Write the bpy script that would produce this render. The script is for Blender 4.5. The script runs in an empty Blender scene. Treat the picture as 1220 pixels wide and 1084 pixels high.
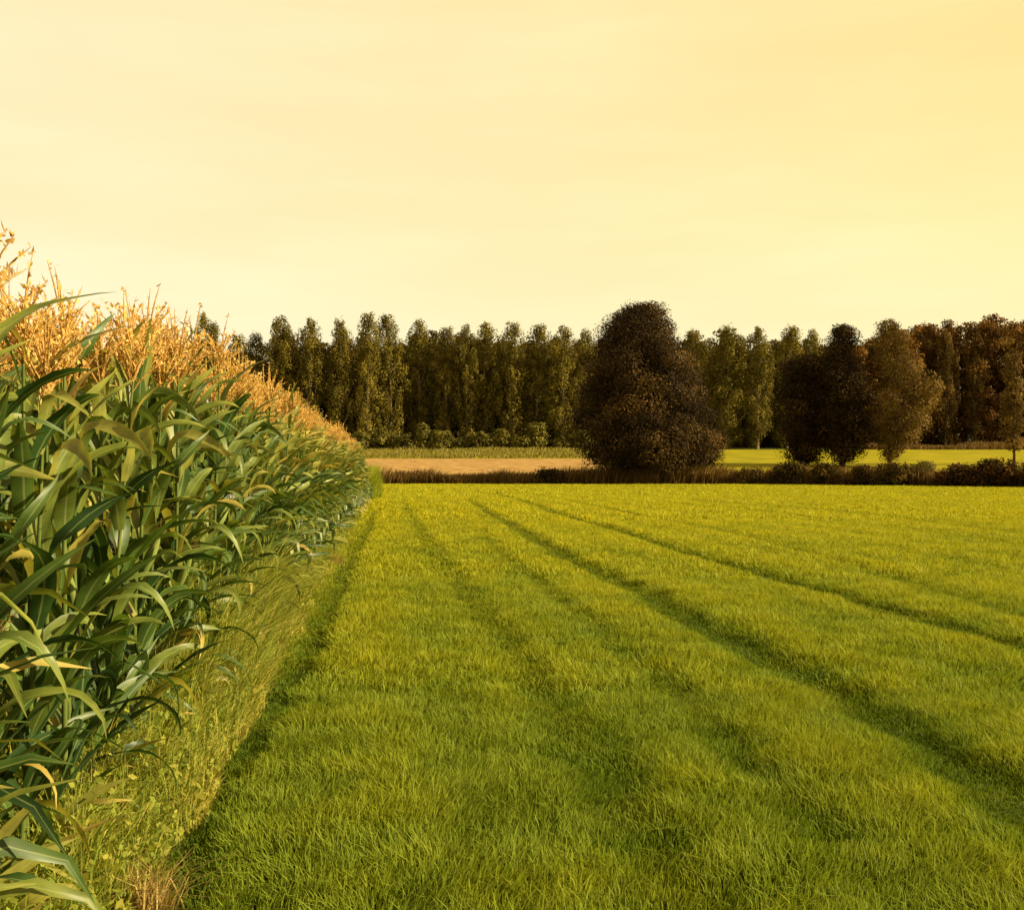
import bpy, math, random
import numpy as np
from mathutils import Vector

S = bpy.context.scene
COL = S.collection
R = np.random.default_rng(7)
F, CX, HY, H = 1250.0, 610.0, 556.0, 1.8      # focal length in photo pixels, principal column, eye-level row, eye height


def gp(px, py, z=0.05):
    """a photo pixel on the field plane -> ground x, y"""
    y = (H - z) * F / (py - HY)
    return ((px - CX) * y / F, y)


def xat(px, y):
    return (px - CX) * y / F


def zat(py, y):
    return H - (py - HY) * y / F


# ------------------------------------------------------------------ helpers
def mk(name, v, polys, mat, parent=None, attrs=None, smooth=False, mats=None):
    """one mesh object from numpy arrays; polys = list of (n,k) index arrays"""
    me = bpy.data.meshes.new(name)
    v = np.asarray(v, np.float32)
    me.vertices.add(len(v))
    me.vertices.foreach_set('co', v.ravel())
    polys = [np.asarray(p, np.int32) for p in polys if len(p)]
    li = np.concatenate([p.ravel() for p in polys])
    tot = np.concatenate([np.full(len(p), p.shape[1], np.int32) for p in polys])
    st = np.concatenate([[0], np.cumsum(tot)[:-1]]).astype(np.int32)
    me.loops.add(len(li))
    me.loops.foreach_set('vertex_index', li)
    me.polygons.add(len(tot))
    me.polygons.foreach_set('loop_start', st)
    me.polygons.foreach_set('loop_total', tot)
    if smooth:
        me.polygons.foreach_set('use_smooth', np.ones(len(tot), bool))
    for k, a in (attrs or {}).items():
        at = me.attributes.new(k, 'FLOAT', 'POINT')
        at.data.foreach_set('value', np.asarray(a, np.float32))
    me.update(calc_edges=True)
    me.materials.append(mat)
    o = bpy.data.objects.new(name, me)
    COL.objects.link(o)
    if parent:
        o.parent = parent
    return o


def tag(o, label=None, cat=None, group=None, kind=None):
    for k, val in (('label', label), ('category', cat), ('group', group), ('kind', kind)):
        if val:
            o[k] = val
    return o


def empty(name, loc=(0, 0, 0), rz=0.0, sc=(1, 1, 1)):
    o = bpy.data.objects.new(name, None)
    COL.objects.link(o)
    o.empty_display_size = 0.2
    o.location = loc
    o.rotation_euler = (0, 0, rz)
    o.scale = sc
    return o


def copy_thing(src):
    c = src.copy()
    COL.objects.link(c)
    for ch in list(src.children):
        d = ch.copy()
        COL.objects.link(d)
        d.parent = c
        for g in list(ch.children):
            e = g.copy()
            COL.objects.link(e)
            e.parent = d
    return c


class Buf:
    """collects geometry pieces of one mesh"""
    def __init__(self):
        self.v, self.q, self.t, self.a, self.n = [], [], [], {}, 0

    def add(self, v, q=None, t=None, **attrs):
        v = np.asarray(v, float)
        if q is not None and len(q):
            self.q.append(np.asarray(q) + self.n)
        if t is not None and len(t):
            self.t.append(np.asarray(t) + self.n)
        for k, a in attrs.items():
            self.a.setdefault(k, []).append(np.broadcast_to(np.asarray(a, float), (len(v),)))
        self.v.append(v)
        self.n += len(v)

    def build(self, name, mat, parent=None, smooth=False):
        polys = []
        if self.q:
            polys.append(np.concatenate(self.q))
        if self.t:
            polys.append(np.concatenate(self.t))
        return mk(name, np.concatenate(self.v), polys, mat, parent,
                  {k: np.concatenate(a) for k, a in self.a.items()}, smooth)


def tube(path, rad, n=7):
    """tapered tube along a path -> verts, quads"""
    p = np.asarray(path, float)
    rad = np.broadcast_to(np.asarray(rad, float), (len(p),))
    d = np.gradient(p, axis=0)
    d /= np.linalg.norm(d, axis=1)[:, None] + 1e-9
    ref = np.where(np.abs(d[:, 2:3]) > 0.9, np.array([[1., 0, 0]]), np.array([[0, 0, 1.]]))
    a = np.cross(d, ref)
    a /= np.linalg.norm(a, axis=1)[:, None] + 1e-9
    b = np.cross(d, a)
    th = np.linspace(0, 2 * math.pi, n, endpoint=False)
    v = p[:, None] + rad[:, None, None] * (np.cos(th)[None, :, None] * a[:, None] + np.sin(th)[None, :, None] * b[:, None])
    i = np.arange(len(p) - 1)[:, None] * n
    j = np.arange(n)[None]
    k = (j + 1) % n
    q = np.stack([i + j, i + k, i + n + k, i + n + j], -1).reshape(-1, 4)
    return v.reshape(-1, 3), q


def vnoise(x, y, s, seed=0):
    """smooth 2-D value noise in 0..1"""
    g = np.random.default_rng(seed).random((64, 64))
    fx, fy = np.asarray(x) / s, np.asarray(y) / s
    ix, iy = np.floor(fx).astype(int), np.floor(fy).astype(int)
    u, w = fx - ix, fy - iy
    u, w = u * u * (3 - 2 * u), w * w * (3 - 2 * w)
    q = lambda a, b: g[a % 64, b % 64]
    return (q(ix, iy) * (1 - u) + q(ix + 1, iy) * u) * (1 - w) + (q(ix, iy + 1) * (1 - u) + q(ix + 1, iy + 1) * u) * w


# ------------------------------------------------------------------ materials
def nodes(name):
    m = bpy.data.materials.new(name)
    m.use_nodes = True
    nt = m.node_tree
    nt.nodes.clear()
    out = nt.nodes.new('ShaderNodeOutputMaterial')
    return m, nt, out


def ramp(nt, stops, fac):
    r = nt.nodes.new('ShaderNodeValToRGB')
    e = r.color_ramp.elements
    while len(e) < len(stops):
        e.new(0.5)
    for el, (p, c) in zip(e, stops):
        el.position = p
        el.color = (*c, 1)
    nt.links.new(fac, r.inputs[0])
    return r.outputs[0]


def mixc(nt, fac, a, b, mode='MIX'):
    n = nt.nodes.new('ShaderNodeMix')
    n.data_type = 'RGBA'
    n.blend_type = mode
    for sock, val in ((n.inputs[0], fac), (n.inputs[6], a), (n.inputs[7], b)):
        if isinstance(val, bpy.types.NodeSocket):
            nt.links.new(val, sock)
        elif isinstance(val, (int, float)):
            sock.default_value = val
        else:
            sock.default_value = (*val, 1)
    return n.outputs[2]


def attr(nt, name):
    a = nt.nodes.new('ShaderNodeAttribute')
    a.attribute_name = name
    return a.outputs['Fac']


def noise(nt, scale, detail=4, coord='Object', vec=None):
    n = nt.nodes.new('ShaderNodeTexNoise')
    n.inputs['Scale'].default_value = scale
    n.inputs['Detail'].default_value = detail
    if vec is None:
        tc = nt.nodes.new('ShaderNodeTexCoord')
        vec = tc.outputs[coord]
    nt.links.new(vec, n.inputs['Vector'])
    return n.outputs['Fac']


def leafy(name, colour_fn, trans=0.3, rough=0.5, spec=0.3, tcol=(1.0, 1.0, 0.5)):
    """leaf shader: principled front plus light let through the blade"""
    m, nt, out = nodes(name)
    c = colour_fn(nt)
    p = nt.nodes.new('ShaderNodeBsdfPrincipled')
    p.inputs['Roughness'].default_value = rough
    p.inputs['Specular IOR Level'].default_value = spec
    nt.links.new(c, p.inputs['Base Color'])
    t = nt.nodes.new('ShaderNodeBsdfTranslucent')
    nt.links.new(mixc(nt, 1.0, c, tcol, 'MULTIPLY'), t.inputs['Color'])
    ms = nt.nodes.new('ShaderNodeMixShader')
    ms.inputs[0].default_value = trans
    nt.links.new(p.outputs[0], ms.inputs[1])
    nt.links.new(t.outputs[0], ms.inputs[2])
    nt.links.new(ms.outputs[0], out.inputs[0])
    return m


def solid(name, colour_fn, rough=0.9, bump=None):
    m, nt, out = nodes(name)
    p = nt.nodes.new('ShaderNodeBsdfPrincipled')
    p.inputs['Roughness'].default_value = rough
    p.inputs['Specular IOR Level'].default_value = 0.05
    nt.links.new(colour_fn(nt), p.inputs['Base Color'])
    if bump:
        b = nt.nodes.new('ShaderNodeBump')
        b.inputs['Strength'].default_value = 0.6
        b.inputs['Distance'].default_value = bump[1]
        nt.links.new(noise(nt, bump[0], 6), b.inputs['Height'])
        nt.links.new(b.outputs[0], p.inputs['Normal'])
    nt.links.new(p.outputs[0], out.inputs[0])
    return m


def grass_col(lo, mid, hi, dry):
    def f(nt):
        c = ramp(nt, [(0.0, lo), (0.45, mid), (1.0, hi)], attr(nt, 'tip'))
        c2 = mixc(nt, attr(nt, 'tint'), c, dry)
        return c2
    return f


def tint_col(stops):
    return lambda nt: ramp(nt, stops, attr(nt, 'tint'))


def tree_col(a, b, c, spread=0.5):
    """leaf colour: clump-to-clump variation plus a tree-to-tree shift"""
    def f(nt):
        base = ramp(nt, [(0.0, a), (0.55, b), (1.0, c)], attr(nt, 'tint'))
        oi = nt.nodes.new('ShaderNodeObjectInfo')
        hs = nt.nodes.new('ShaderNodeHueSaturation')
        mr = nt.nodes.new('ShaderNodeMapRange')
        nt.links.new(oi.outputs['Random'], mr.inputs[0])
        mr.inputs[3].default_value = 1 - spread
        mr.inputs[4].default_value = 1 + spread
        nt.links.new(mr.outputs[0], hs.inputs['Value'])
        nt.links.new(base, hs.inputs['Color'])
        return hs.outputs[0]
    return f


M = {}
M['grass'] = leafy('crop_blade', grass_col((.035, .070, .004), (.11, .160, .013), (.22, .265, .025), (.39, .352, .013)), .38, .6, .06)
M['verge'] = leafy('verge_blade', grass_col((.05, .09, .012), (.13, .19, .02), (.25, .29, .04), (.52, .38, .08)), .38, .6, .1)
M['dry'] = leafy('dry_blade', tint_col([(0, (.20, .13, .03)), (.5, (.34, .23, .07)), (1, (.45, .36, .13))]), .3, .7, .1)


def corn_leaf(nt):
    c = ramp(nt, [(0, (.020, .055, .012)), (.36, (.062, .112, .018)), (.62, (.17, .20, .032)), (.86, (.33, .31, .06)), (1, (.42, .32, .08))], attr(nt, 'tint'))
    # parallel veins, blotches and scattered dry specks
    wv = nt.nodes.new('ShaderNodeMath')
    wv.operation = 'SINE'
    mu = nt.nodes.new('ShaderNodeMath')
    mu.operation = 'MULTIPLY'
    mu.inputs[1].default_value = 34
    nt.links.new(attr(nt, 'edge'), mu.inputs[0])
    nt.links.new(mu.outputs[0], wv.inputs[0])
    vein = ramp(nt, [(0, (.82, .82, .82)), (.9, (1.1, 1.1, 1.1))], wv.outputs[0])
    blot = ramp(nt, [(.3, (.62, .66, .6)), (.7, (1.35, 1.28, 1.2))], noise(nt, 9, 5))
    c = mixc(nt, 1.0, mixc(nt, 1.0, c, vein, 'MULTIPLY'), blot, 'MULTIPLY')
    spk = ramp(nt, [(.70, (0, 0, 0)), (.76, (1, 1, 1))], noise(nt, 60, 3))
    c = mixc(nt, mixc(nt, 1.0, spk, (.6, .6, .6), 'MULTIPLY'), c, (.26, .19, .07))
    rib = ramp(nt, [(0, (1, 1, 1)), (.16, (0, 0, 0))], attr(nt, 'edge'))
    return mixc(nt, mixc(nt, 1.0, rib, (.6, .6, .6), 'MULTIPLY'), c, (.26, .30, .11))


M['corn_leaf'] = leafy('corn_leaf', corn_leaf, .36, .46, .40)
M['corn_stalk'] = solid('corn_stalk', lambda nt: ramp(nt, [(.3, (.045, .075, .014)), (.7, (.11, .13, .03))], noise(nt, 6)), .5)
M['tassel'] = leafy('corn_tassel', tint_col([(0, (.32, .17, .04)), (.5, (.56, .33, .085)), (1, (.68, .48, .17))]), .3, .7, .1)
M['husk'] = solid('corn_husk', lambda nt: ramp(nt, [(.3, (.10, .15, .03)), (.7, (.2, .22, .06))], noise(nt, 12)), .6)
M['silk'] = solid('corn_silk', lambda nt: ramp(nt, [(.3, (.08, .045, .015)), (.7, (.16, .10, .03))], noise(nt, 30)), .8)
M['poplar'] = leafy('poplar_leaf', tree_col((.070, .056, .008), (.13, .104, .015), (.21, .165, .026), .2), .25, .7, .05)
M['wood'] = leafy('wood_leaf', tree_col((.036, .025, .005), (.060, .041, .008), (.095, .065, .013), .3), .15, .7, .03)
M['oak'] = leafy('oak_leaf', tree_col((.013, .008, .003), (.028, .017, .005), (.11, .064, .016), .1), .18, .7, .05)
M['russet'] = leafy('russet_leaf', tree_col((.045, .018, .003), (.080, .040, .007), (.17, .082, .012), .25), .22, .7, .05)
M['amber'] = leafy('amber_leaf', tree_col((.055, .034, .008), (.10, .062, .014), (.20, .125, .03), .1), .25, .7, .05)
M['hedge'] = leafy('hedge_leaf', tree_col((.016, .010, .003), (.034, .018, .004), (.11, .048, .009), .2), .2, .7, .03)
M['shrub'] = leafy('shrub_leaf', tree_col((.060, .055, .010), (.11, .095, .018), (.19, .16, .03), .2), .25, .7, .05)
M['bush'] = leafy('bush_leaf', tree_col((.020, .014, .003), (.040, .027, .005), (.10, .058, .010), .2), .2, .7, .03)
M['weed'] = leafy('weed_leaf', grass_col((.03, .022, .005), (.07, .045, .010), (.13, .085, .022), (.16, .085, .02)), .25, .7, .1)
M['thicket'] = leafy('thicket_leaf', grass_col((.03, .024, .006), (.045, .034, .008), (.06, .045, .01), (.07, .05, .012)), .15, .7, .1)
M['bark'] = solid('bark', lambda nt: ramp(nt, [(.3, (.035, .022, .012)), (.7, (.09, .06, .03))], noise(nt, 3)), .95, (8, .03))
M['pale_bark'] = solid('pale_bark', lambda nt: ramp(nt, [(.3, (.11, .085, .04)), (.7, (.22, .17, .08))], noise(nt, 2)), .95, (8, .03))


def soil_col(nt):
    a = ramp(nt, [(.35, (.025, .034, .003)), (.65, (.05, .062, .004))], noise(nt, .8, 8))
    b = ramp(nt, [(.4, (.03, .026, .005)), (.6, (.045, .05, .005))], noise(nt, 9, 6))
    return mixc(nt, .4, a, b)


M['soil'] = solid('field_soil', soil_col, .95, (14, .03))
M['stubble'] = solid('stubble', lambda nt: ramp(nt, [(.35, (.21, .125, .04)), (.65, (.32, .205, .075))], noise(nt, .9, 9)), .95, (3, .1))
M['meadow'] = solid('meadow_turf', lambda nt: ramp(nt, [(.35, (.15, .14, .004)), (.65, (.225, .195, .006))], noise(nt, .25, 8)), .95, (3, .1))
M['bank'] = leafy('bank_blade', grass_col((.06, .06, .01), (.13, .13, .015), (.2, .19, .03), (.22, .17, .04)), .3, .7, .1)


# ------------------------------------------------------------------ terrain
def edge_y(x):
    """far edge of the crop"""
    return np.interp(x, [-400, 24, 42, 75, 400], [104, 104, 87, 62, 40])


def terrain(x, y):
    s = np.asarray(y) - 104.0
    z = np.interp(s, [3, 8, 21, 56, 96, 111, 150, 400, 4000], [0, .4, 1.8, 3.5, 5.3, 5.9, 7, 11, 20])
    return z + 0.05 * (vnoise(np.asarray(x) + 500, np.asarray(y) + 500, 6.0, 3) - .5) * (np.asarray(y) < 130)


RUTS = []
def rut(pts, w, k):
    RUTS.append((np.array([gp(*p) for p in pts]), w, k))


rut([(560, 597), (585, 611), (640, 643), (700, 676), (760, 705), (820, 738), (900, 778), (1000, 828), (1100, 880), (1220, 960), (1400, 1080)], .27, 1.0)
rut([(590, 588), (620, 596), (680, 616), (740, 632), (800, 652), (860, 670), (920, 690), (1000, 712), (1100, 743), (1220, 773), (1400, 822)], .25, 1.0)
rut([(485, 606), (500, 630), (520, 660), (550, 700), (580, 740), (620, 790), (660, 840), (700, 900), (760, 990), (830, 1100)], .24, .68)
rut([(575, 640), (640, 695), (700, 740), (760, 790), (830, 850), (920, 930)], .17, .48)
rut([(700, 602), (780, 618), (860, 632), (1000, 668), (1110, 705), (1220, 738)], .22, .5)
rut([(447, 610), (430, 645), (405, 695), (375, 755), (330, 830), (275, 910), (225, 1000), (185, 1090), (100, 1260)], .17, .85)
rut([(840, 598), (950, 605), (1040, 614), (1140, 626), (1300, 644)], .5, .45)
rut([(880, 606), (960, 616), (1030, 625), (1130, 638), (1300, 660)], .4, .45)
rut([(940, 600), (1040, 608), (1220, 618)], .5, .35)


def rutmask(x, y):
    m = np.zeros(len(x))
    for p, w, k in RUTS:
        # each track runs away from the camera: its x as a function of y, measured square to the track
        o = np.argsort(p[:, 1])
        py, px = p[o, 1], p[o, 0]
        xc = np.interp(y, py, px)
        sl = np.interp(y, (py[1:] + py[:-1]) / 2, np.diff(px) / np.diff(py))
        wob = ((vnoise(x * 0 + 37.0 * k, y, 1.3, 11) - .5) * .5 + (vnoise(x + 50, y + 50, .35, 12) - .5) * .8) * w
        d = np.abs(x - xc - wob) / np.sqrt(1 + sl * sl)
        inside = (y > py[0] - 1) & (y < py[-1] + 3)
        fall = np.clip((1.5 - d / w) / 1.3, 0, 1) * (.86 + .3 * vnoise(x + 60, y * .5 + 60, .8, 13))
        fall = np.clip(fall, 0, 1)
        m = np.maximum(m, np.where(inside, k * fall * fall * (3 - 2 * fall), 0))
    return m


UX = -148.0 / F                      # the crop rows lean to the left going away
def lat(x, y):
    """distance left of the row line through the camera"""
    return UX * y - x


def build_ground():
    xs = np.concatenate([[-3000, -1200, -500, -250, -120, -60, -30], np.arange(-16, 50, .4), [52, 58, 70, 90, 130, 250, 500, 1200, 3000]])
    ys = np.concatenate([[-300, -80, -20, -5], np.arange(0, 128, .4), np.arange(128, 270, 3), [290, 340, 420, 600, 1000, 2000, 4000]])
    X, Y = np.meshgrid(xs, ys)
    Z = terrain(X, Y)
    nx, ny = len(xs), len(ys)
    i = np.arange(ny - 1)[:, None] * nx + np.arange(nx - 1)[None]
    q = np.stack([i, i + 1, i + nx + 1, i + nx], -1).reshape(-1, 4)
    o = mk('ground', np.stack([X, Y, Z], -1).reshape(-1, 3), [q], M['soil'], smooth=True)
    tag(o, 'soil of the open field rising gently to the wood', 'ground', kind='structure')


def sheet(name, x0, x1, y0f, y1f, mat, label, nx=120, ny=24):
    xs = np.linspace(x0, x1, nx)
    t = np.linspace(0, 1, ny)
    X = np.repeat(xs[None], ny, 0)
    Y = y0f(X) * (1 - t[:, None]) + y1f(X) * t[:, None]
    Z = terrain(X, Y) + .06
    i = np.arange(ny - 1)[:, None] * nx + np.arange(nx - 1)[None]
    q = np.stack([i, i + 1, i + nx + 1, i + nx], -1).reshape(-1, 4)
    o = mk(name, np.stack([X, Y, Z], -1).reshape(-1, 3), [q], mat, smooth=True)
    tag(o, label, 'field', kind='structure')


build_ground()
c = lambda v: (lambda X: X * 0 + v)
sheet('stubble_field', -60, 11, lambda X: edge_y(X) + 5.5, c(147), M['stubble'], 'tan stubble field beyond the weeds left of the big tree')
sheet('meadow', 11.3, 140, lambda X: edge_y(X) + 5.5, c(190), M['meadow'], 'yellow green meadow beyond the hedge on the right')
sheet('far_meadow', -60, 11, c(147.5), c(192), M['meadow'], 'green grass bank at the foot of the poplars', 100, 14)


# ------------------------------------------------------------------ grass blades
def blades(x, y, z, h, w, tint, lean=.35, curl=.5, rng=R, wind=(0.25, 0.1)):
    """bent tapered blades: 5 vertices, a quad and a triangle each"""
    n = len(x)
    az = rng.uniform(0, 2 * math.pi, n)
    ln = np.abs(rng.normal(0, lean, n))
    dx, dy = np.cos(az) * ln + wind[0] * rng.random(n), np.sin(az) * ln + wind[1] * rng.random(n)
    fa = rng.uniform(0, math.pi, n)
    sx, sy = np.cos(fa) * w / 2, np.sin(fa) * w / 2
    base = np.stack([x, y, z], -1)
    m = base + np.stack([dx * h * .5, dy * h * .5, h * .62], -1)
    k = 1 + curl * rng.random(n)
    tp = base + np.stack([dx * h * k * 1.25, dy * h * k * 1.25, h * (1.0 - .25 * ln)], -1)
    s = np.stack([sx, sy, np.zeros(n)], -1)
    v = np.stack([base - s, base + s, m - s * .8, m + s * .8, tp], 1).reshape(-1, 3)
    i = np.arange(n)[:, None] * 5
    q = i + np.array([[0, 1, 3, 2]])
    t = i + np.array([[2, 3, 4]])
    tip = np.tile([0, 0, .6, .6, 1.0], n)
    return v, q, t, tip, np.repeat(tint, 5)


def blade_obj(name, parts, mat, leaves=()):
    b = Buf()
    for v, q, tip, tint in leaves:
        b.add(v, q, tip=tip, tint=tint)
    for v, q, t, tip, tint in parts:
        b.add(v, q, t, tip=tip, tint=tint)
    return b.build(name, mat)


def crop():
    parts = []
    rng = np.random.default_rng(21)
    for y0, y1, den, w, hs in ((2.6, 8, 6600, .0072, .95), (8, 16, 3000, .012, 1.0), (16, 34, 800, .022, 1.0), (34, 62, 190, .045, 1.05), (62, 105, 75, .085, 1.1)):
        wmax = .49 * y1 + 2.5
        n = int(den * (y1 - y0) * 2 * wmax)
        y = rng.uniform(y0, y1, n)
        x = rng.uniform(-wmax, wmax, n)
        k = (np.abs(x) < .49 * y + 2.5) & (lat(x, y) < 1.0) & (y < edge_y(x) + .5)
        x, y = x[k], y[k]
        m = rutmask(x, y)
        pn = vnoise(x + 300, y + 300, 1.1, 5)
        pn2 = vnoise(x + 300, y + 300, .28, 6)
        # drilled rows running away from the camera, just readable as faint stripes
        strip = .5 + .5 * np.sin(lat(x, y) * 2 * math.pi / 1.45 + 1.2 * vnoise(x + 90, y + 90, 4, 8))
        keep = rng.random(len(x)) > .05 * m + .22 * (pn2 < .33)
        x, y, m, pn, pn2, strip = (a[keep] for a in (x, y, m, pn, pn2, strip))
        h = (.088 + .025 * pn + .045 * pn2 + .022 * strip) * hs * (1 - .76 * m) * rng.uniform(.6, 1.25, len(x))
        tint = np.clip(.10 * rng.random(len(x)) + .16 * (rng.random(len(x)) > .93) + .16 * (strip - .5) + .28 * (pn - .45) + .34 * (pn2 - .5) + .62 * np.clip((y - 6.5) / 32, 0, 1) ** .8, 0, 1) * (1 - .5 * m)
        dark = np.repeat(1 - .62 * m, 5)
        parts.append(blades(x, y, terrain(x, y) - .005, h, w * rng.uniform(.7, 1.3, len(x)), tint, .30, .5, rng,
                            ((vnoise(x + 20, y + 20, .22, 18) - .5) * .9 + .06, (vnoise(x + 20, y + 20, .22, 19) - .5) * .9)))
        # the grass crushed in the tracks is shorter and darker, the shade of the tracks painted into its colour
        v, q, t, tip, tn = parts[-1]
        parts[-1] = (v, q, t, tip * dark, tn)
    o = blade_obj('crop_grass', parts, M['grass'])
    tag(o, 'bright green young cereal crop in rows with dark wheel tracks', 'crop', kind='stuff')


crop()


def verge():
    """wild grass between the corn and the crop, heaped up against the stalks"""
    parts, leafp = [], []
    rng = np.random.default_rng(22)
    for y0, y1, den, w in ((1.6, 6, 11000, .0060), (6, 12, 8000, .008), (12, 24, 3400, .014), (24, 60, 800, .032)):
        n = int(den * (y1 - y0) * 1.25)
        y = rng.uniform(y0, y1, n)
        l = rng.uniform(.88, 2.1, n)
        x = UX * y - l
        pn = vnoise(x + 70, y + 70, .5, 15)
        pe = vnoise(x + 70, y + 70, .16, 16)
        edge = .96 + .16 * (vnoise(x * 0, y + 40, .7, 17) - .5)
        k = (l > edge) & (rng.random(n) < .30 + 1.0 * pe)
        x, y, l, pn, pe = x[k], y[k], l[k], pn[k], pe[k]
        rise = np.clip((l - .92) / .30, 0, 1)
        hy = np.interp(y, [3, 4.8, 6.5, 8.5, 12, 20, 40], [.38, .60, 1.05, 1.15, .8, .5, .45])
        h = (.07 + hy * rise ** 1.2 * (.25 + .6 * pn + .55 * pe)) * rng.uniform(.35, 1.1, len(x))
        dryness = np.clip(1.0 - (l - .92) / .16, 0, 1)
        tint = np.clip(rng.random(len(x)) ** 2 * .5 + .75 * dryness * rng.random(len(x)) * (.2 + pn) + .3 * (rng.random(len(x)) > .94), 0, 1)
        half = rng.random(len(x)) < .5
        f = lambda a: a[half]
        parts.append(blades(f(x), f(y), terrain(f(x), f(y)), f(h), w * rng.uniform(.8, 1.9, half.sum()), f(tint), .30, .8, rng,
                            ((vnoise(f(x) + 20, f(y) + 20, .2, 51) - .5) * .8, (vnoise(f(x) + 20, f(y) + 20, .2, 52) - .5) * .8)))
        # small broad weed leaves filling the heap
        g = lambda a: a[~half]
        n2 = int((~half).sum())
        zz = terrain(g(x), g(y)) + g(h) * rng.uniform(.1, 1.0, n2)
        out = rng.normal(0, 1, (n2, 3)) + [.4, -.3, .5]
        out /= np.linalg.norm(out, axis=1)[:, None]
        v, q = cards(np.stack([g(x), g(y), zz], -1), w * 5.0 * rng.uniform(.5, 1.4), rng, out, .9, .2)
        leafp.append((v, q, np.repeat(rng.uniform(.35, 1, n2), 4), np.repeat(g(tint) * .7, 4)))
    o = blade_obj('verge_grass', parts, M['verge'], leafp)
    tag(o, 'tangled yellow green wild grass along the foot of the corn', 'grass', kind='stuff')



def tuft(px, py, n, h, spread, label, name='grass_tuft', seed=1):
    rng = np.random.default_rng(seed)
    x0, y0 = gp(px, py)
    r = rng.normal(0, spread, (n, 2))
    x, y = x0 + r[:, 0], y0 + r[:, 1]
    v, q, t, tip, tint = blades(x, y, terrain(x, y), h * rng.uniform(.4, 1.1, n), .005 * rng.uniform(.6, 1.5, n), rng.random(n), .5, .9, rng)
    v = v - np.array([x0, y0, 0])
    b = Buf()
    b.add(v, q, t, tip=tip, tint=tint)
    o = b.build(name, M['dry'])
    o.location = (x0, y0, 0)
    tag(o, label, 'grass tuft')


tuft(168, 1082, 300, .24, .06, 'orange brown dried grass tuft at the bottom end of the verge beside the wheel track', seed=31)
tuft(385, 672, 500, .3, .16, 'straw coloured dry grass tuft halfway along the verge edge, beside the dark track', seed=33)


# ------------------------------------------------------------------ corn
def corn_blade(rng, z0, az, L, W, up, droop, n, twist):
    t = np.linspace(0, 1, n)
    kink = rng.random() < .22                       # some blades have snapped over and hang
    tk = rng.uniform(.35, .7)
    e = up - droop * t ** 1.35 - (1.2 / (1 + np.exp(-(t - tk) * 26)) if kink else 0)
    ds = L / (n - 1)
    r = np.concatenate([[0], np.cumsum(np.cos(e[:-1]) * ds)]) + .012
    z = z0 + np.concatenate([[0], np.cumsum(np.sin(e[:-1]) * ds)])
    a = az + twist * t ** 1.5
    p = np.stack([np.cos(a) * r, np.sin(a) * r, z], -1)
    side = np.stack([-np.sin(a), np.cos(a), np.zeros(n)], -1)
    nor = np.stack([-np.cos(a) * np.sin(e), -np.sin(a) * np.sin(e), np.cos(e)], -1)
    roll = rng.normal(0, .35) + rng.normal(0, .9) * t
    s2 = side * np.cos(roll)[:, None] + nor * np.sin(roll)[:, None]
    n2 = nor * np.cos(roll)[:, None] - side * np.sin(roll)[:, None]
    w = W * (.5 + .5 * np.minimum(1, t / .22)) * np.clip(1 - t ** 2.4, .015, 1) * .5
    ph = rng.uniform(0, 6)
    wl = np.sin(t * L * rng.uniform(22, 40) + ph) * rng.uniform(.1, .32) * (t < .92)
    wr = np.sin(t * L * rng.uniform(22, 40) + ph + 2) * rng.uniform(.1, .32) * (t < .92)
    l = p - s2 * w[:, None] + n2 * (w * (.34 + wl))[:, None]
    g = p + s2 * w[:, None] + n2 * (w * (.34 + wr))[:, None]
    v = np.stack([l, p, g], 1).reshape(-1, 3)
    i = np.arange(n - 1)[:, None] * 3
    q = np.concatenate([i + [[0, 1, 4, 3]], i + [[1, 2, 5, 4]]])
    return v, q, np.tile([1., 0, 1.], n), np.repeat(t, 3)


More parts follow.
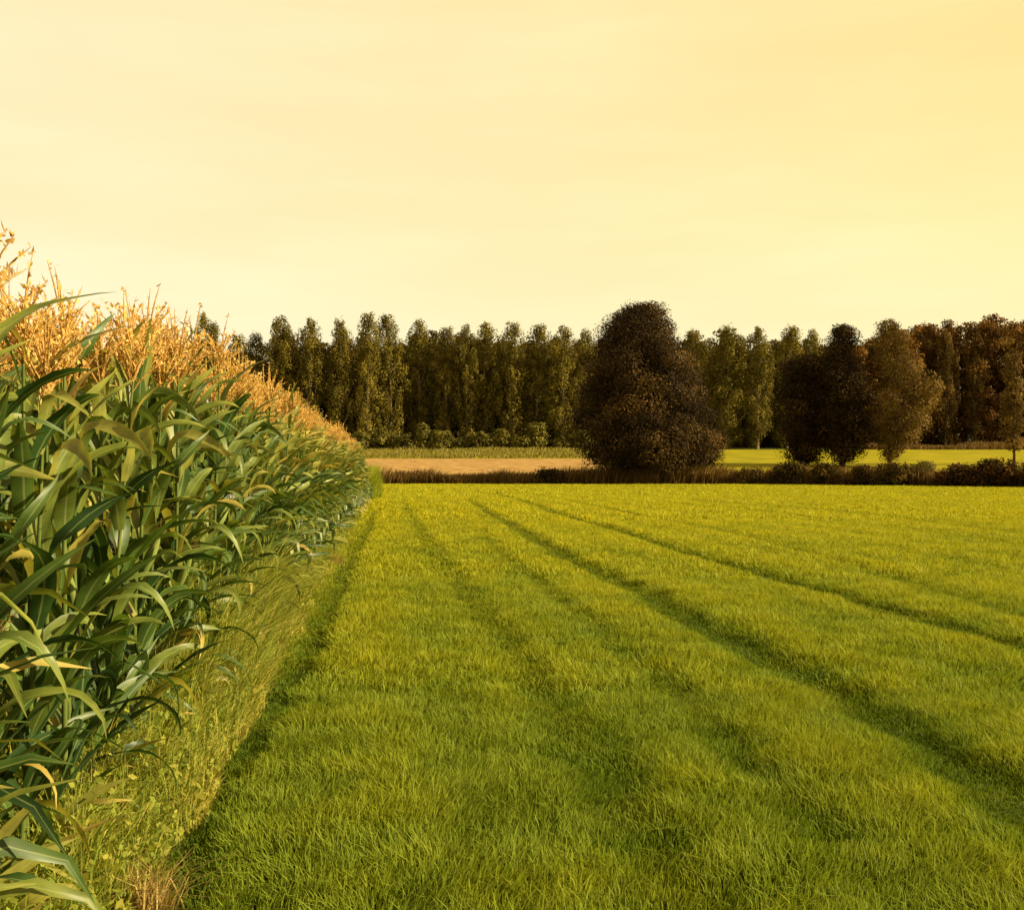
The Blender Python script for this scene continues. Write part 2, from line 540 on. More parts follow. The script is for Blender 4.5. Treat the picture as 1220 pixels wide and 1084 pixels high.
def corn_plant(seed, n=12, simple=False, ripe=0.0, low=.44):
    """geometry of one corn plant: dict of parts, each a list of (v, q, t, attrs)"""
    rng = np.random.default_rng(1000 + seed)
    hgt = rng.uniform(2.12, 2.28)
    bow = rng.normal(0, .03, 2)
    zz = np.linspace(-.03, hgt, 9)
    stalk_path = np.stack([bow[0] * (zz / 2) ** 2, bow[1] * (zz / 2) ** 2, zz], -1)
    rad = np.interp(zz, [0, 1, hgt], [.014, .011, .006])
    sv, sq = tube(stalk_path, rad, 4 if simple else 6)
    leaves = []
    plane = rng.uniform(-.9, .9)
    nl = int(rng.integers(18, 22))
    for i in range(nl):
        f = i / (nl - 1)
        z0 = .12 + f ** 1.2 * (hgt - .24)
        az = plane + (i % 2) * math.pi + rng.normal(0, .7)
        L = np.interp(f, [0, .25, .6, 1], [low, low + .15, .68, .46]) * rng.uniform(.75, 1.2)
        W = np.interp(f, [0, .3, .7, 1], [.055, .078, .085, .058]) * rng.uniform(.85, 1.15)
        up = np.interp(f, [0, .5, 1], [.72, 1.10, 1.30]) + rng.normal(0, .16)
        droop = np.interp(f, [0, .5, 1], [2.0, 1.7, .85]) * rng.choice([.35, .7, 1.0, 1.45])
        v, q, ed, t = corn_blade(rng, z0, az, L, W, up, droop, n, rng.normal(0, .5))
        v[:, :2] += bow * (z0 / 2) ** 2
        tint = np.clip(rng.normal(.28, .24) + ripe + .30 * f ** 3 + (.55 * (f < .15) * rng.random()) + .25 * np.clip(t - .8, 0, 1) * 3 * rng.random() + .4 * (rng.random() > .92), 0, 1)
        leaves.append((v, q, ed, tint))
    # tassel: a tall central spike and arching side branches, beaded with spikelets
    tb = Buf()
    top = stalk_path[-1]
    nb = int(rng.integers(17, 24))
    for i in range(nb + 1):
        central = i == nb
        L = rng.uniform(.28, .40) if central else rng.uniform(.16, .28)
        a = rng.uniform(0, 6.283)
        z0 = .06 if central else rng.uniform(-.06, .10)
        k = 5
        s = np.linspace(0, 1, k)
        e = (1.5 if central else rng.uniform(.95, 1.4)) - (rng.uniform(0, .3) if central else rng.uniform(-.1, .75)) * s
        r = np.concatenate([[0], np.cumsum(np.cos(e[:-1]) * L / (k - 1))])
        zz2 = z0 + np.concatenate([[0], np.cumsum(np.sin(e[:-1]) * L / (k - 1))])
        p = top + np.stack([np.cos(a) * r, np.sin(a) * r, zz2], -1)
        v, q = tube(p, np.interp(s, [0, .3, .8, 1], [.0025, .0036, .0032, .001]) * (1.25 if central else 1), 3)
        tb.add(v, q, tint=np.clip(rng.normal(.55, .2), 0, 1))
        if not simple:
            m = 22
            ss = rng.uniform(.12, 1, m)
            c0 = np.stack([np.interp(ss, s, p[:, j]) for j in range(3)], -1)
            dv = rng.normal(0, 1, (m, 3)) * .007 + [0, 0, .008]
            sd = rng.normal(0, 1, (m, 3)) * .0035
            vv = np.stack([c0 - sd, c0 + dv * .5 + sd, c0 + dv * 1.6, c0 + dv * .5 - sd * 1.4], 1).reshape(-1, 3)
            tb.add(vv, np.arange(m)[:, None] * 4 + np.array([[0, 1, 2, 3]]), tint=np.repeat(np.clip(rng.normal(.65, .2, m), 0, 1), 4))
    cob = None
    if rng.random() < .4:
        z0 = rng.uniform(.95, 1.15)
        a = plane + rng.choice([0, math.pi]) + rng.normal(0, .3)
        s = np.linspace(0, 1, 9)
        d = np.array([math.cos(a) * .42, math.sin(a) * .42, .9])
        p = np.array([0, 0, z0]) + d * (s * .24)[:, None]
        cv, cq = tube(p, np.interp(s, [0, .15, .5, .85, 1], [.008, .022, .027, .016, .003]), 8)
        sb = Buf()
        for _ in range(10):
            tip = p[-1]
            kk = tip + np.cumsum(rng.normal(0, .012, (4, 3)) + d * .012, 0)
            v, q = tube(np.vstack([tip, kk]), .0018, 3)
            sb.add(v, q)
        cob = (cv, cq, sb)
    return dict(stalk=(sv, sq), leaves=leaves, tassel=tb, cob=cob)


def make_corn(seed, split):
    g = corn_plant(seed, 12 if split else 8, ripe=0.02 if split else .14, low=.42 if split else .62)
    root = empty('corn_plant')
    mk('stalk', g['stalk'][0], [g['stalk'][1]], M['corn_stalk'], root, smooth=True)
    if split:
        for v, q, ed, tint in g['leaves']:
            mk('leaf', v, [q], M['corn_leaf'], root, {'edge': ed, 'tint': np.broadcast_to(tint, (len(v),))}, True)
    else:
        b = Buf()
        for v, q, ed, tint in g['leaves']:
            b.add(v, q, edge=ed, tint=tint)
        b.build('foliage', M['corn_leaf'], root, True)
    g['tassel'].build('tassel', M['tassel'], root)
    if g['cob'] and split:
        ear = mk('ear', g['cob'][0], [g['cob'][1]], M['husk'], root, smooth=True)
        g['cob'][2].build('silk', M['silk'], ear)
    return root


def corn_field():
    rng = np.random.default_rng(5)
    spots = []
    for row in range(8):
        l0 = (1.43 if row else 1.41) + .72 * row
        y = 1.9 + rng.uniform(0, .15)
        while y < (52 if row < 6 else 40):
            l = l0 + rng.normal(0, .035)
            yy = y + rng.normal(0, .03)
            x = UX * yy - l
            px = CX + F * x / yy
            vis = (px > -110) * (1.0 if row == 0 else .42 if row == 1 else .26 if row == 2 else .16) / math.hypot(x, yy)
            spots.append((vis, row, x, yy, rng.uniform(0, 6.283), rng.uniform(.94, 1.05) * float(np.interp(yy, [3.8, 6.2, 40], [.99, 1.09, 1.10]))))
            y += rng.uniform(.115, .175) * (1 if row < 3 else 1.25)
    spots.sort(key=lambda s: -s[0])
    near, rest = spots[:300], spots[300:]
    full = [make_corn(i, True) for i in range(7)]
    part = [make_corn(20 + i, False) for i in range(6)]
    used = set()
    for vis, row, x, y, rz, sc in near:
        pool = full if y < 11 else part
        src = pool[int(rng.integers(len(pool)))]
        if id(src) in used:
            o = copy_thing(src)
        else:
            o = src
            used.add(id(src))
        o.location = (x, y, float(terrain(x, y)))
        flip = math.pi if rng.random() < .5 else 0
        o.rotation_euler = (rng.normal(0, .03), rng.normal(.02, .03), flip + rng.normal(0, .35))
        o.scale = (sc, sc, sc)
        if row == 0:
            tag(o, 'tall corn plant with golden tassel in the front row along the grass verge', 'corn plant', 'corn plants in the front row')
        else:
            tag(o, 'tall corn plant half hidden behind the front row, its golden tassel showing above', 'corn plant', 'corn plants behind the front row')
    for s in full + part:
        if id(s) not in used:
            for ch in list(s.children_recursive):
                bpy.data.objects.remove(ch)
            bpy.data.objects.remove(s)
    geo = []
    for i in range(5):
        g = corn_plant(40 + i, 6, True, .20, .66)
        lb = Buf()
        for v, q, ed, tint in g['leaves']:
            lb.add(v, q, edge=ed, tint=tint)
        geo.append((np.concatenate(lb.v), np.concatenate(lb.q), np.concatenate(lb.a['edge']), np.concatenate(lb.a['tint']),
                    np.concatenate(g['tassel'].v), np.concatenate(g['tassel'].q), np.concatenate(g['tassel'].a['tint']), g['stalk']))
    lb, tb, sb = Buf(), Buf(), Buf()
    for vis, row, x, y, rz, sc in rest:
        lv, lq, le, lt, tv, tq, tt, (sv, sq) = geo[int(rng.integers(5))]
        a = rng.normal(0, .35) + (math.pi if rng.random() < .5 else 0)
        rot = np.array([[math.cos(a), math.sin(a), 0], [-math.sin(a), math.cos(a), 0], [0, 0, 1]]) * sc
        off = np.array([x, y, float(terrain(x, y))])
        lb.add(lv @ rot + off, lq, edge=le, tint=lt)
        tb.add(tv @ rot + off, tq, tint=tt)
        sb.add(sv @ rot + off, sq)
    root = empty('corn_stand')
    tag(root, 'mass of further corn plants filling the stand behind and beyond the front row', 'corn', kind='stuff')
    for b, nm, mt in ((lb, 'foliage', 'corn_leaf'), (tb, 'tassel_mass', 'tassel'), (sb, 'stalk_mass', 'corn_stalk')):
        tag(b.build(nm, M[mt], root, nm == 'foliage'), kind='stuff')


corn_field()


# ------------------------------------------------------------------ trees
def cards(cent, size, rng, outward, spread=.75, up=0.0):
    """leaf-clump cards: small bent rhombic faces, roughly square to the clump's outward direction"""
    n = len(cent)
    nn = outward + rng.normal(0, spread, (n, 3))
    nn[:, 2] += .25
    nn /= np.linalg.norm(nn, axis=1)[:, None] + 1e-9
    e = np.cross(nn, rng.normal(0, 1, (n, 3)))
    e /= np.linalg.norm(e, axis=1)[:, None] + 1e-9
    d = np.cross(nn, e)
    s = size * rng.uniform(.5, 1.4, n)[:, None]
    a = cent - d * s * .5
    b = cent + e * s * .34 - nn * s * .08
    c2 = cent + d * s * .5 - nn * s * up
    f = cent - e * s * .30 - nn * s * .12
    v = np.stack([a, b, c2, f], 1).reshape(-1, 3)
    return v, np.arange(n)[:, None] * 4 + np.array([[0, 1, 2, 3]])


def clump_crown(rng, centres, radii, per, size, squash=(1, 1, 1), up=0.0, tsd=.26, spread=.5):
    b = Buf()
    mid = np.asarray(centres).mean(0)
    for cc, r in zip(centres, radii):
        n = max(8, int(per * (r ** 2)))
        d = rng.normal(0, 1, (n, 3))
        d /= np.linalg.norm(d, axis=1)[:, None]
        rr = r * (.5 + .55 * rng.random(n) ** .5) * (1 + .25 * np.sin(d[:, 0] * 5 + cc[2] * 3) * np.cos(d[:, 1] * 4 + cc[0]))
        p = cc + d * rr[:, None] * np.array(squash)
        side = np.array([cc[0] - mid[0], cc[1] - mid[1], 0.0])
        side /= np.linalg.norm(side) + .5
        v, q = cards(p, size, rng, d + side * .5, spread, up)
        b.add(v, q, tint=np.repeat(np.clip(rng.normal(.45, tsd) + rng.normal(0, .12, n), 0, 1), 4))
    return b


def limb(rng, p0, p1, r0, r1, k=5, wob=.12):
    s = np.linspace(0, 1, k)[:, None]
    p = np.asarray(p0) * (1 - s) + np.asarray(p1) * s
    L = np.linalg.norm(np.asarray(p1) - np.asarray(p0))
    w = rng.normal(0, wob * L / k, (k, 3))
    w[0] = w[-1] = 0
    return tube(p + w, np.interp(s[:, 0], [0, 1], [r0, r1]), 6)


def make_poplar(seed, mat, bark='pale_bark', Ht=24.0, Rr=3.1, base=.05, broad=False, nclump=140, per=110, size=.33):
    """upright tree about Ht tall; narrow by default"""
    rng = np.random.default_rng(300 + seed)
    root = empty('poplar_tree' if not broad else 'wood_tree')
    tb = Buf()
    zz = np.linspace(-.5, Ht * .93, 10)
    path = np.stack([np.cumsum(rng.normal(0, .12, 10)), np.cumsum(rng.normal(0, .12, 10)), zz], -1)
    path[:, :2] -= path[0, :2]
    v, q = tube(path, np.interp(zz, [0, .6, Ht * .93], [.42, .3, .04]), 8)
    tb.add(v, q)
    cs, rs = [], []
    for i in range(nclump):
        t = (i + rng.random()) / nclump
        t = t ** .92
        prof = (np.interp(t, [0, .12, .4, .7, .9, 1], [.45, .8, 1, .95, .72, .28]) if not broad
                else np.interp(t, [0, .15, .45, .75, .92, 1], [.75, .9, 1, .95, .7, .3]))
        a = rng.uniform(0, 6.283)
        rad = Rr * prof * math.sqrt(rng.random()) * rng.uniform(.8, 1.12)
        z = Ht * (base + (1 - base) * t * .97)
        cx, cy = np.interp(z, zz, path[:, 0]), np.interp(z, zz, path[:, 1])
        cs.append((cx + rad * math.cos(a), cy + rad * math.sin(a), z))
        rs.append(rng.uniform(.65, 1.2) * (1.25 if broad else 1) * (.65 + .35 * prof))
        if i % 4 == 0 and rad > .8:
            z1 = max(.8, z - rad * (1.0 if broad else 2.2))
            v, q = limb(rng, (np.interp(z1, zz, path[:, 0]), np.interp(z1, zz, path[:, 1]), z1), cs[-1], .11, .03)
            tb.add(v, q)
    # a leading shoot or two give the top its ragged finish
    for k in range(3):
        cs.append((path[-1, 0] + rng.normal(0, .5), path[-1, 1] + rng.normal(0, .5), Ht * rng.uniform(.95, 1.0)))
        rs.append(rng.uniform(.4, .8))
    tb.build('trunk', M[bark], root, True)
    cr = clump_crown(rng, np.array(cs), rs, per, size, (.85, .85, 1.5) if not broad else (1, 1, 1), 0)
    cr.build('crown', M[mat], root)
    return root


def put(o, px, y, ytop, Ht, wpx=None, Rr=None, rz=0):
    x = xat(px, y)
    z = float(terrain(x, y))
    s = (zat(ytop, y) - z) / Ht
    w = s if wpx is None else (wpx * y / F / 2) / Rr
    o.location = (x, y, z)
    o.rotation_euler = (0, 0, rz)
    o.scale = (w, w, s)


def use(pool, used, rng):
    src = pool[int(rng.integers(len(pool)))]
    if src.name in used:
        return copy_thing(src)
    used.add(src.name)
    return src


ORD = ['first', 'second', 'third', 'fourth', 'fifth', 'sixth', 'seventh', 'eighth', 'ninth', 'tenth', 'eleventh', 'twelfth',
       'thirteenth', 'fourteenth', 'fifteenth', 'sixteenth', 'seventeenth', 'eighteenth', 'nineteenth', 'twentieth']


def forest():
    rng = np.random.default_rng(77)
    pops = [make_poplar(i, 'poplar') for i in range(6)]
    woods = [make_poplar(50 + i, 'wood', 'bark', 24, 4.2, .0, True, 115, 55, .48) for i in range(5)]
    rus = [make_poplar(80 + i, 'russet', 'bark', 24, 4.4, .0, True, 115, 58, .46) for i in range(3)]
    ambers = [make_poplar(110 + i, 'amber') for i in range(2)]
    used = set()
    # front row of poplars, left of the big tree: photo column, top row, width
    left = [(697, 394, 30), (671, 390, 38), (640, 387, 40), (611, 385, 34), (579, 386, 42), (556, 388, 28), (531, 390, 34), (500, 384, 40),
            (462, 375, 36), (437, 373, 34), (405, 383, 34), (369, 381, 36), (335, 378, 40), (306, 398, 36), (282, 401, 36), (243, 374, 30), (258, 384, 24)]
    left.sort(key=lambda t: -t[0])
    for i, (px, yt, w) in enumerate(left):
        o = use(pops, used, rng)
        put(o, px, rng.uniform(194, 203), yt, 24, w * 1.08, 3.1, rng.uniform(0, 6.28))
        tag(o, 'slender poplar in the far row, %s to the left of the big round tree' % ORD[i], 'poplar', 'poplars in the far row')
    right = [(829, 394, 38), (866, 391, 46), (902, 391, 38), (936, 389, 44), (967, 395, 30)]
    for i, (px, yt, w) in enumerate(right):
        o = use(pops, used, rng)
        put(o, px, rng.uniform(194, 203), yt, 24, w * 1.08, 3.1, rng.uniform(0, 6.28))
        tag(o, 'sunlit poplar in the far row, %s to the right of the big round tree' % ORD[i], 'poplar', 'poplars in the far row')
    # pale slim trees standing before the russet wood on the right
    for i, (px, yt, w) in enumerate(((1127, 396, 26), (1162, 394, 26))):
        o = use(ambers, used, rng)
        put(o, px, 204, yt, 24, w * 1.08, 3.1, rng.uniform(0, 6.28))
        tag(o, 'slim pale poplar in front of the russet wood, %s of two' % ('left' if i == 0 else 'right'), 'poplar', 'pale poplars before the russet wood')
    # the dark wood closing the gaps behind
    for row, (y0, yt0) in enumerate(((212, 412), (224, 406), (236, 402))):
        px = 205 + 14 * row
        while px < 1045:
            dip = 14 if px < 320 else 0
            o = use(woods, used, rng)
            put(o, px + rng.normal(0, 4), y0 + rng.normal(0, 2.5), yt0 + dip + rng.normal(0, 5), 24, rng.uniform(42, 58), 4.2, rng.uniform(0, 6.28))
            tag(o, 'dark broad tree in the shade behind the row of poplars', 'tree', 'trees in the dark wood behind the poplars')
            px += rng.uniform(24, 34)
    for row, y0 in enumerate((206, 216, 227)):
        px = 1018 + 12 * row
        while px < 1330:
            o = use(rus, used, rng)
            put(o, px + rng.normal(0, 4), y0 + rng.normal(0, 2), np.interp(px, [1020, 1050, 1110, 1160], [408, 400, 386, 381]) + rng.normal(0, 3), 24, rng.uniform(48, 64), 4.4, rng.uniform(0, 6.28))
            tag(o, 'russet brown tree in the crowded wood on the right', 'tree', 'trees in the russet wood')
            px += rng.uniform(26, 36)
    for pool in (pops, woods, rus, ambers):
        for s in pool:
            if s.name not in used:
                for ch in list(s.children_recursive):
                    bpy.data.objects.remove(ch)
                bpy.data.objects.remove(s)


forest()


def outline_tree(name, px, y, left, right, label, mat, seed, nclump, rclump, per, size, trunk_r, droop=0.0, zb=None, trunk_lean=0, bark='bark', gaps=0.0):
    """broad tree whose crown fills a measured profile; left/right: lists of (photo row, photo column)"""
    rng = np.random.default_rng(seed)
    x0 = xat(px, y)
    z0 = float(terrain(x0, y))
    root = empty(name, (x0, y, z0))
    toz = lambda rows: np.array([zat(r, y) - z0 for r in rows])
    lz, lx = toz([a for a, _ in left])[::-1], np.array([xat(b, y) - x0 for _, b in left])[::-1]
    rz, rx = toz([a for a, _ in right])[::-1], np.array([xat(b, y) - x0 for _, b in right])[::-1]
    zmin, zmax = lz[0], lz[-1]
    cs, rs = [], []
    tb = Buf()
    tz = np.linspace(-.4, zmax * .8, 9)
    mid = lambda z: (np.interp(z, lz, lx) + np.interp(z, rz, rx)) / 2
    tx = np.array([mid(max(z, zmin)) * np.clip((z - zmin * .5) / (zmax * .6), 0, 1) for z in tz])
    tp = np.stack([tx, tx * 0 + rng.normal(0, .08, 9), tz], -1)
    v, q = tube(tp, np.interp(tz, [0, .8, zmax * .8], [trunk_r * 1.35, trunk_r, trunk_r * .2]), 10)
    tb.add(v, q)
    wide = max(np.interp(q_, rz, rx) - np.interp(q_, lz, lx) for q_ in np.linspace(zmin, zmax, 20))
    for i in range(nclump):
        while True:                                  # more clumps where the crown is broad
            z = rng.uniform(zmin, zmax)
            a, b = np.interp(z, lz, lx), np.interp(z, rz, rx)
            if rng.random() < .25 + .75 * (b - a) / wide:
                break
        c0, hw = (a + b) / 2, (b - a) / 2
        th = rng.uniform(0, 6.283)
        rad = rng.random() ** .38
        if gaps and rng.random() < gaps:
            continue
        r = rclump * rng.uniform(.6, 1.25) * min(1, .45 + hw / (hw + rclump * 1.5))
        k = max(0, hw - r * .8) * rng.uniform(.92, 1.14)
        p = np.array([c0 + k * rad * math.cos(th), k * rad * math.sin(th), z - droop * rad * rad])
        p[2] = max(min(p[2], zmax - r * .92), zmin + r * .3)
        cs.append(p)
        rs.append(r)
        if i % 3 == 0:
            zs = max(zmin * .6, z - hw * .5)
            v, q = limb(rng, (np.interp(zs, tz, tp[:, 0]), 0, zs), p, trunk_r * .3, .03, 6)
            tb.add(v, q)
    tb.build('trunk', M[bark], root, True)
    cr = clump_crown(rng, np.array(cs), rs, per, size, (1.15, 1.15, .82), .2 if droop else 0)
    cr.build('crown', M[mat], root)
    tag(root, label, 'tree')
    return root


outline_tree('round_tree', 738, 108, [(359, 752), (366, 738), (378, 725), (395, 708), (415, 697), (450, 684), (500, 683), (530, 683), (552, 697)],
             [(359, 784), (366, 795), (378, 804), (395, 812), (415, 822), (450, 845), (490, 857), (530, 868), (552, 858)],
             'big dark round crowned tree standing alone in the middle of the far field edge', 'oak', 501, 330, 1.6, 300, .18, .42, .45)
outline_tree('broad_tree', 958, 128, [(418, 950), (432, 928), (455, 921), (500, 918), (530, 924), (546, 940)], [(418, 968), (432, 985), (455, 992), (500, 994), (530, 990), (546, 975)],
             'dark spreading tree, left one of the dark pair joined at the crowns', 'oak', 502, 130, 1.5, 190, .22, .3, .3)
outline_tree('broad_tree', 1003, 126, [(385, 998), (400, 985), (420, 972), (455, 965), (500, 968), (530, 975), (546, 988)], [(385, 1008), (400, 1022), (420, 1033), (455, 1040), (500, 1040), (530, 1036), (546, 1016)],
             'dark pointed tree, right one of the pair joined at the crowns', 'oak', 503, 150, 1.5, 190, .22, .3, .3)
outline_tree('amber_tree', 1060, 124, [(379, 1050), (392, 1039), (420, 1036), (460, 1040), (500, 1036), (530, 1038), (545, 1050)], [(379, 1066), (392, 1080), (420, 1090), (440, 1108), (465, 1128), (500, 1112), (530, 1084), (545, 1070)],
             'amber brown tree with ragged sunlit crown right of the dark pair', 'amber', 504, 150, 1.1, 200, .21, .26, .2, gaps=.12)
outline_tree('amber_tree', 1208, 128, [(399, 1196), (420, 1192), (450, 1196), (500, 1192), (535, 1200)], [(399, 1206), (420, 1216), (450, 1218), (500, 1226), (535, 1216)],
             'slim amber tree with thin trunk at the right edge of the picture', 'amber', 505, 80, .85, 150, .25, .16, .2)


verge()

# ------------------------------------------------------------------ bushes, hedge and weeds
def make_bush(name, px, y, w, top, base_py, mat, label, seed, cat='bush', group=None, size=.24, per=200):
    rng = np.random.default_rng(seed)
    if y is None:
        y = 100.0
        for _ in range(40):
            y = .5 * y + .5 * (float(edge_y(xat(px, y))) + 1.6)
    x = xat(px, y)
    z = float(terrain(x, y))
    hh = zat(top, y) - z
    ww = w * y / F / 2
    root = empty(name, (x, y, z))
    tb = Buf()
    cs, rs = [], []
    n = max(16, int(22 * ww * hh / 2.0))
    for i in range(n):
        a, t = rng.uniform(0, 6.283), rng.random()
        r = min(.6, hh * .32) * rng.uniform(.6, 1.2)
        k = max(0.05, ww * 1.1 - r * .6) * rng.random() ** .4 * math.sqrt(max(0, 1 - (t * .9) ** 2.5))
        p = np.array([k * math.cos(a), min(k, 1.6) * math.sin(a), .15 + max(.1, hh - r * .7 - .15) * t])
        cs.append(p)
        rs.append(r)
        if i % 2 == 0:
            v, q = limb(rng, (p[0] * .25, p[1] * .25, -.1), p, .04, .012, 4)
            tb.add(v, q)
    tb.build('stem', M['bark'], root)
    clump_crown(rng, np.array(cs), rs, per, size, (1.1, 1, .85)).build('foliage', M[mat], root)
    tag(root, label, cat, group)


for i, (px, w, top, yy, label) in enumerate([
        (655, 44, 556, None, 'small dark bush in the weeds at the right end of the tan stubble strip'),
        (893, 50, 556, None, 'low brown bush just right of the big round tree'),
        (942, 48, 550, None, 'rounded brown bush below the left trunk of the dark pair of trees'),
        (986, 46, 551, None, 'rounded brown bush between the two trunks of the dark pair of trees'),
        (1027, 38, 554, None, 'low brown bush left of the dark green bush'),
        (1075, 72, 550, None, 'dark green round bush in front of the amber tree trunk'),
        (1104, 34, 549, 110, 'olive bush with sunlit top, behind and right of the dark green bush'),
        (1146, 66, 551, None, 'low russet topped dark bush, leftmost of the thick hedge on the right'),
        (1190, 70, 546, None, 'tall russet topped dark bush in the thick hedge, below the slim amber tree'),
        (1240, 60, 547, None, 'russet topped dark bush cut by the right edge of the picture'),
]):
    make_bush('field_bush', px, yy, w, top, 578, 'bush' if i in (0, 5) else 'shrub' if i == 6 else 'hedge' if i in (7, 8, 9) else 'bush', label, 600 + i, group='bushes along the far field edge')

for i, (px, w, top) in enumerate([(690, 40, 506), (668, 24, 519), (640, 30, 502), (622, 36, 517), (597, 22, 509), (572, 44, 514), (545, 26, 521), (526, 34, 512), (503, 20, 504), (478, 46, 516), (452, 30, 508), (430, 40, 513)]):
    make_bush('pale_shrub', px, 190, w, top, 530, 'shrub', 'pale shrub under the poplars, %s to the left of the big round tree' % ORD[i], 640 + i, 'shrub', 'shrubs at the foot of the poplars', .45, 60)


def weeds():
    rng = np.random.default_rng(91)
    n = 30000
    x = rng.uniform(-45, 66, n)
    e = edge_y(x)
    y = e + .6 + 4.2 * rng.random(n)
    pn = vnoise(x + 200, y, 3.2, 41)
    pm = vnoise(x + 200, y, .9, 42)
    rgt = np.clip((x - 10) / 20, 0, 1)
    under = np.exp(-((x - 14) / 8.0) ** 2)
    h = (.55 + .8 * pn + .75 * pm + .55 * rgt + .9 * under) * rng.uniform(.55, 1.05, n)
    a = blades(x, y, terrain(x, y), h, .10 * rng.uniform(.5, 1.4, n), np.clip(rng.random(n) * .9, 0, 1), .25, .4, rng)
    o = blade_obj('tall_weeds', [a], M['weed'])
    tag(o, 'strip of tall brown weeds along the far edge of the crop', 'weeds', kind='stuff')
    # grassy bank below the poplars
    n = 26000
    x = rng.uniform(-75, 12, n)
    y = 148 + 44 * rng.random(n)
    h = (.3 + .7 * vnoise(x + 200, y, 5, 43)) * rng.uniform(.4, 1.1, n)
    a = blades(x, y, terrain(x, y), h, .16 * rng.uniform(.5, 1.4, n), rng.random(n), .3, .4, rng)
    tag(blade_obj('bank_grass', [a], M['bank']), 'rough green grass on the bank below the poplars', 'grass', kind='stuff')
    # dark undergrowth inside the wood
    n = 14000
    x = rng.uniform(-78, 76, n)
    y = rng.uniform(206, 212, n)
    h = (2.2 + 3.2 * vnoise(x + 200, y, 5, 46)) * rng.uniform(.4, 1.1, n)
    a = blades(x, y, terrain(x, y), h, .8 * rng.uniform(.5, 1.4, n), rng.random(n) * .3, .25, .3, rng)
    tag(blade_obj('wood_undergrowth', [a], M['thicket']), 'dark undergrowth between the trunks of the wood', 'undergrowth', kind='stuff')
    # undergrowth below the russet wood
    n = 12000
    x = rng.uniform(66, 150, n)
    y = 190 + 14 * rng.random(n)
    h = (.6 + 1.2 * vnoise(x + 200, y, 6, 44)) * rng.uniform(.4, 1.1, n)
    a = blades(x, y, terrain(x, y), h, .2 * rng.uniform(.5, 1.4, n), rng.random(n), .3, .4, rng)
    tag(blade_obj('brown_undergrowth', [a], M['weed']), 'brown undergrowth at the foot of the russet wood', 'undergrowth', kind='stuff')


weeds()


def end_reeds():
    """yellow green tall grass that closes the far end of the corn"""
    rng = np.random.default_rng(95)
    for i, (px, y, w, top, label) in enumerate(((436, 55, 14, 548, 'tall yellow green grass clump at the far end of the corn, nearest the corn'),
                                                (444, 60, 12, 566, 'lower yellow green grass clump at the far end of the corn, nearest the field'))):
        n = 1500
        x0 = xat(px, y)
        hh = zat(top, y)
        ww = w * y / F / 2
        x = rng.normal(0, ww * .55, n)
        yy = rng.normal(0, .8, n)
        h = hh * np.exp(-(x / ww) ** 2 * .5) * rng.uniform(.45, 1.05, n)
        v, q, t, tip, tint = blades(x, yy, x * 0, h, .04 * rng.uniform(.6, 1.4, n), rng.random(n) * .4, .12, .4, rng)
        b = Buf()
        b.add(v, q, t, tip=tip, tint=tint)
        o = b.build('grass_clump', M['grass'])
        o.location = (x0, y, 0)
        tag(o, label, 'grass clump')


end_reeds()


# ------------------------------------------------------------------ sun, sky, camera
EL, AZ = math.radians(28), math.radians(99)        # azimuth clockwise from the view direction: sun on the right
d = Vector((math.sin(AZ) * math.cos(EL), math.cos(AZ) * math.cos(EL), math.sin(EL)))
sun = bpy.data.lights.new('sun', 'SUN')
sun.energy = 5.0
sun.angle = math.radians(.5)
sun.color = (1.0, .82, .50)
so = bpy.data.objects.new('sun', sun)
COL.objects.link(so)
so.rotation_euler = d.to_track_quat('Z', 'Y').to_euler()

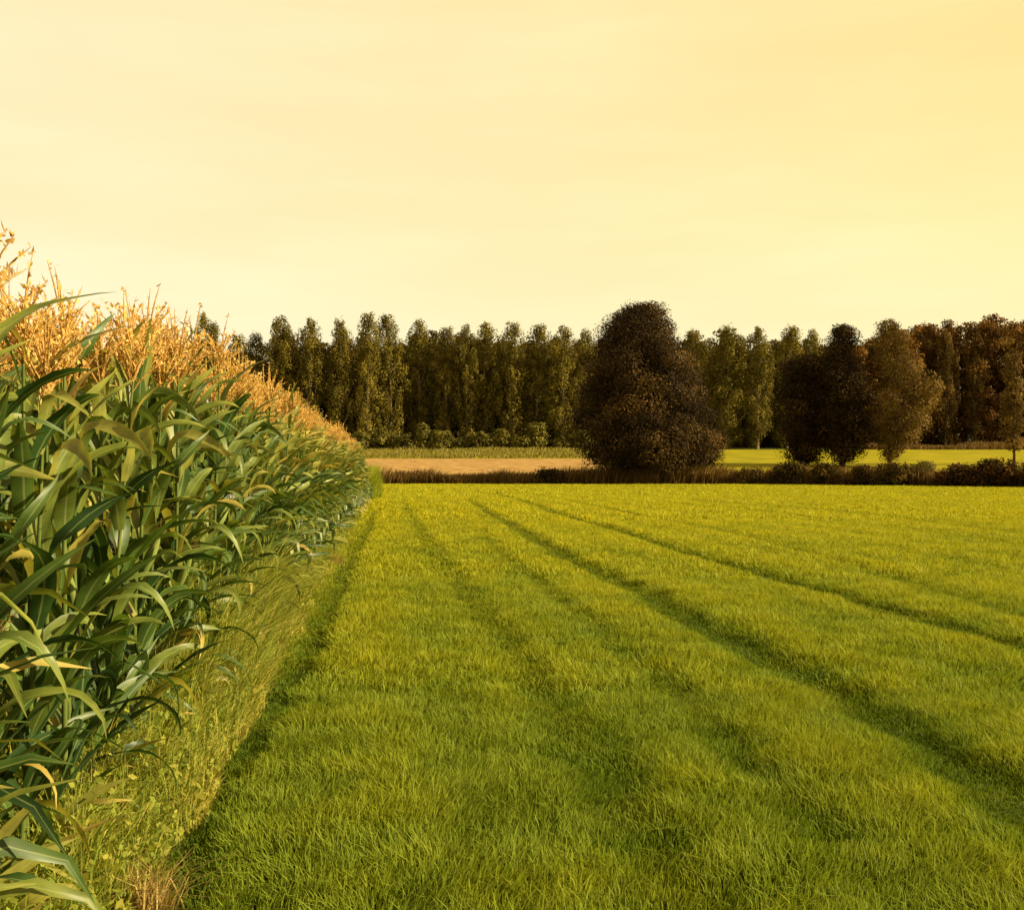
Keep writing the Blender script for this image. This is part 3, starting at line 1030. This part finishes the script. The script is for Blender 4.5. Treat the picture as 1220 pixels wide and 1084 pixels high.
w = bpy.data.worlds.new('World')
S.world = w
w.use_nodes = True
nt = w.node_tree
nt.nodes.clear()
out = nt.nodes.new('ShaderNodeOutputWorld')
bg = nt.nodes.new('ShaderNodeBackground')
bg.inputs[1].default_value = .1
sky = nt.nodes.new('ShaderNodeTexSky')
sky.sky_type = 'NISHITA'
sky.sun_disc = False
sky.sun_elevation = EL
sky.sun_rotation = AZ
sky.dust_density = 5
tc = nt.nodes.new('ShaderNodeTexCoord')
sep = nt.nodes.new('ShaderNodeSeparateXYZ')
nt.links.new(tc.outputs['Generated'], sep.inputs[0])
K = 4.5
def k3(r, g, b):
    return (r * K, g * K, b * K)
hz = ramp(nt, [(0.0, (1.0, .895, .54)), (.10, (1.0, .90, .545)), (.22, (1.0, .86, .46)), (.42, (1.0, .805, .40)), (1.0, (.80, .60, .34))], sep.outputs[2])
mr = nt.nodes.new('ShaderNodeMapRange')
mr.inputs[1].default_value = -.45
mr.inputs[2].default_value = .55
nt.links.new(sep.outputs[0], mr.inputs[0])
side = ramp(nt, [(0, (1, 1.0, 1.12)), (.5, (1, .985, .95)), (1, (1, .915, .60))], mr.outputs[0])
mp = nt.nodes.new('ShaderNodeMapping')
mp.inputs['Scale'].default_value = (1.2, 1.2, 7)
nt.links.new(tc.outputs['Generated'], mp.inputs[0])
streak = ramp(nt, [(.35, (.98, .95, .90)), (.65, (1.02, 1.03, 1.06))], noise(nt, 2.2, 4, vec=mp.outputs[0]))
up = nt.nodes.new('ShaderNodeMapRange')
up.inputs[1].default_value = .02
up.inputs[2].default_value = .30
up.inputs[3].default_value = .25
nt.links.new(sep.outputs[2], up.inputs[0])
side = mixc(nt, up.outputs[0], (1, 1, 1), side)
veil = mixc(nt, 1.0, mixc(nt, 1.0, hz, side, 'MULTIPLY'), streak, 'MULTIPLY')
veil = mixc(nt, 1.0, veil, (K, K, K), 'MULTIPLY')
final = mixc(nt, .93, sky.outputs[0], veil)
nt.links.new(final, bg.inputs[0])
nt.links.new(bg.outputs[0], out.inputs[0])

cam = bpy.data.cameras.new('camera')
cam.sensor_width = 36
cam.lens = 36 * F / 1220
cam.shift_y = (HY - 542) / 1220
cam.clip_end = 6000
co = bpy.data.objects.new('camera', cam)
COL.objects.link(co)
co.location = (0, 0, H)
co.rotation_euler = (math.radians(90), 0, 0)
S.camera = co

S.view_settings.view_transform = 'Standard'
S.view_settings.look = 'None'
S.view_settings.exposure = 1.3
S.view_settings.gamma = 1
S.render.engine = 'CYCLES'
S.cycles.max_bounces = 6
S.cycles.diffuse_bounces = 3
S.cycles.transmission_bounces = 4
S.cycles.use_denoising = True
S.render.filter_size = 2.1
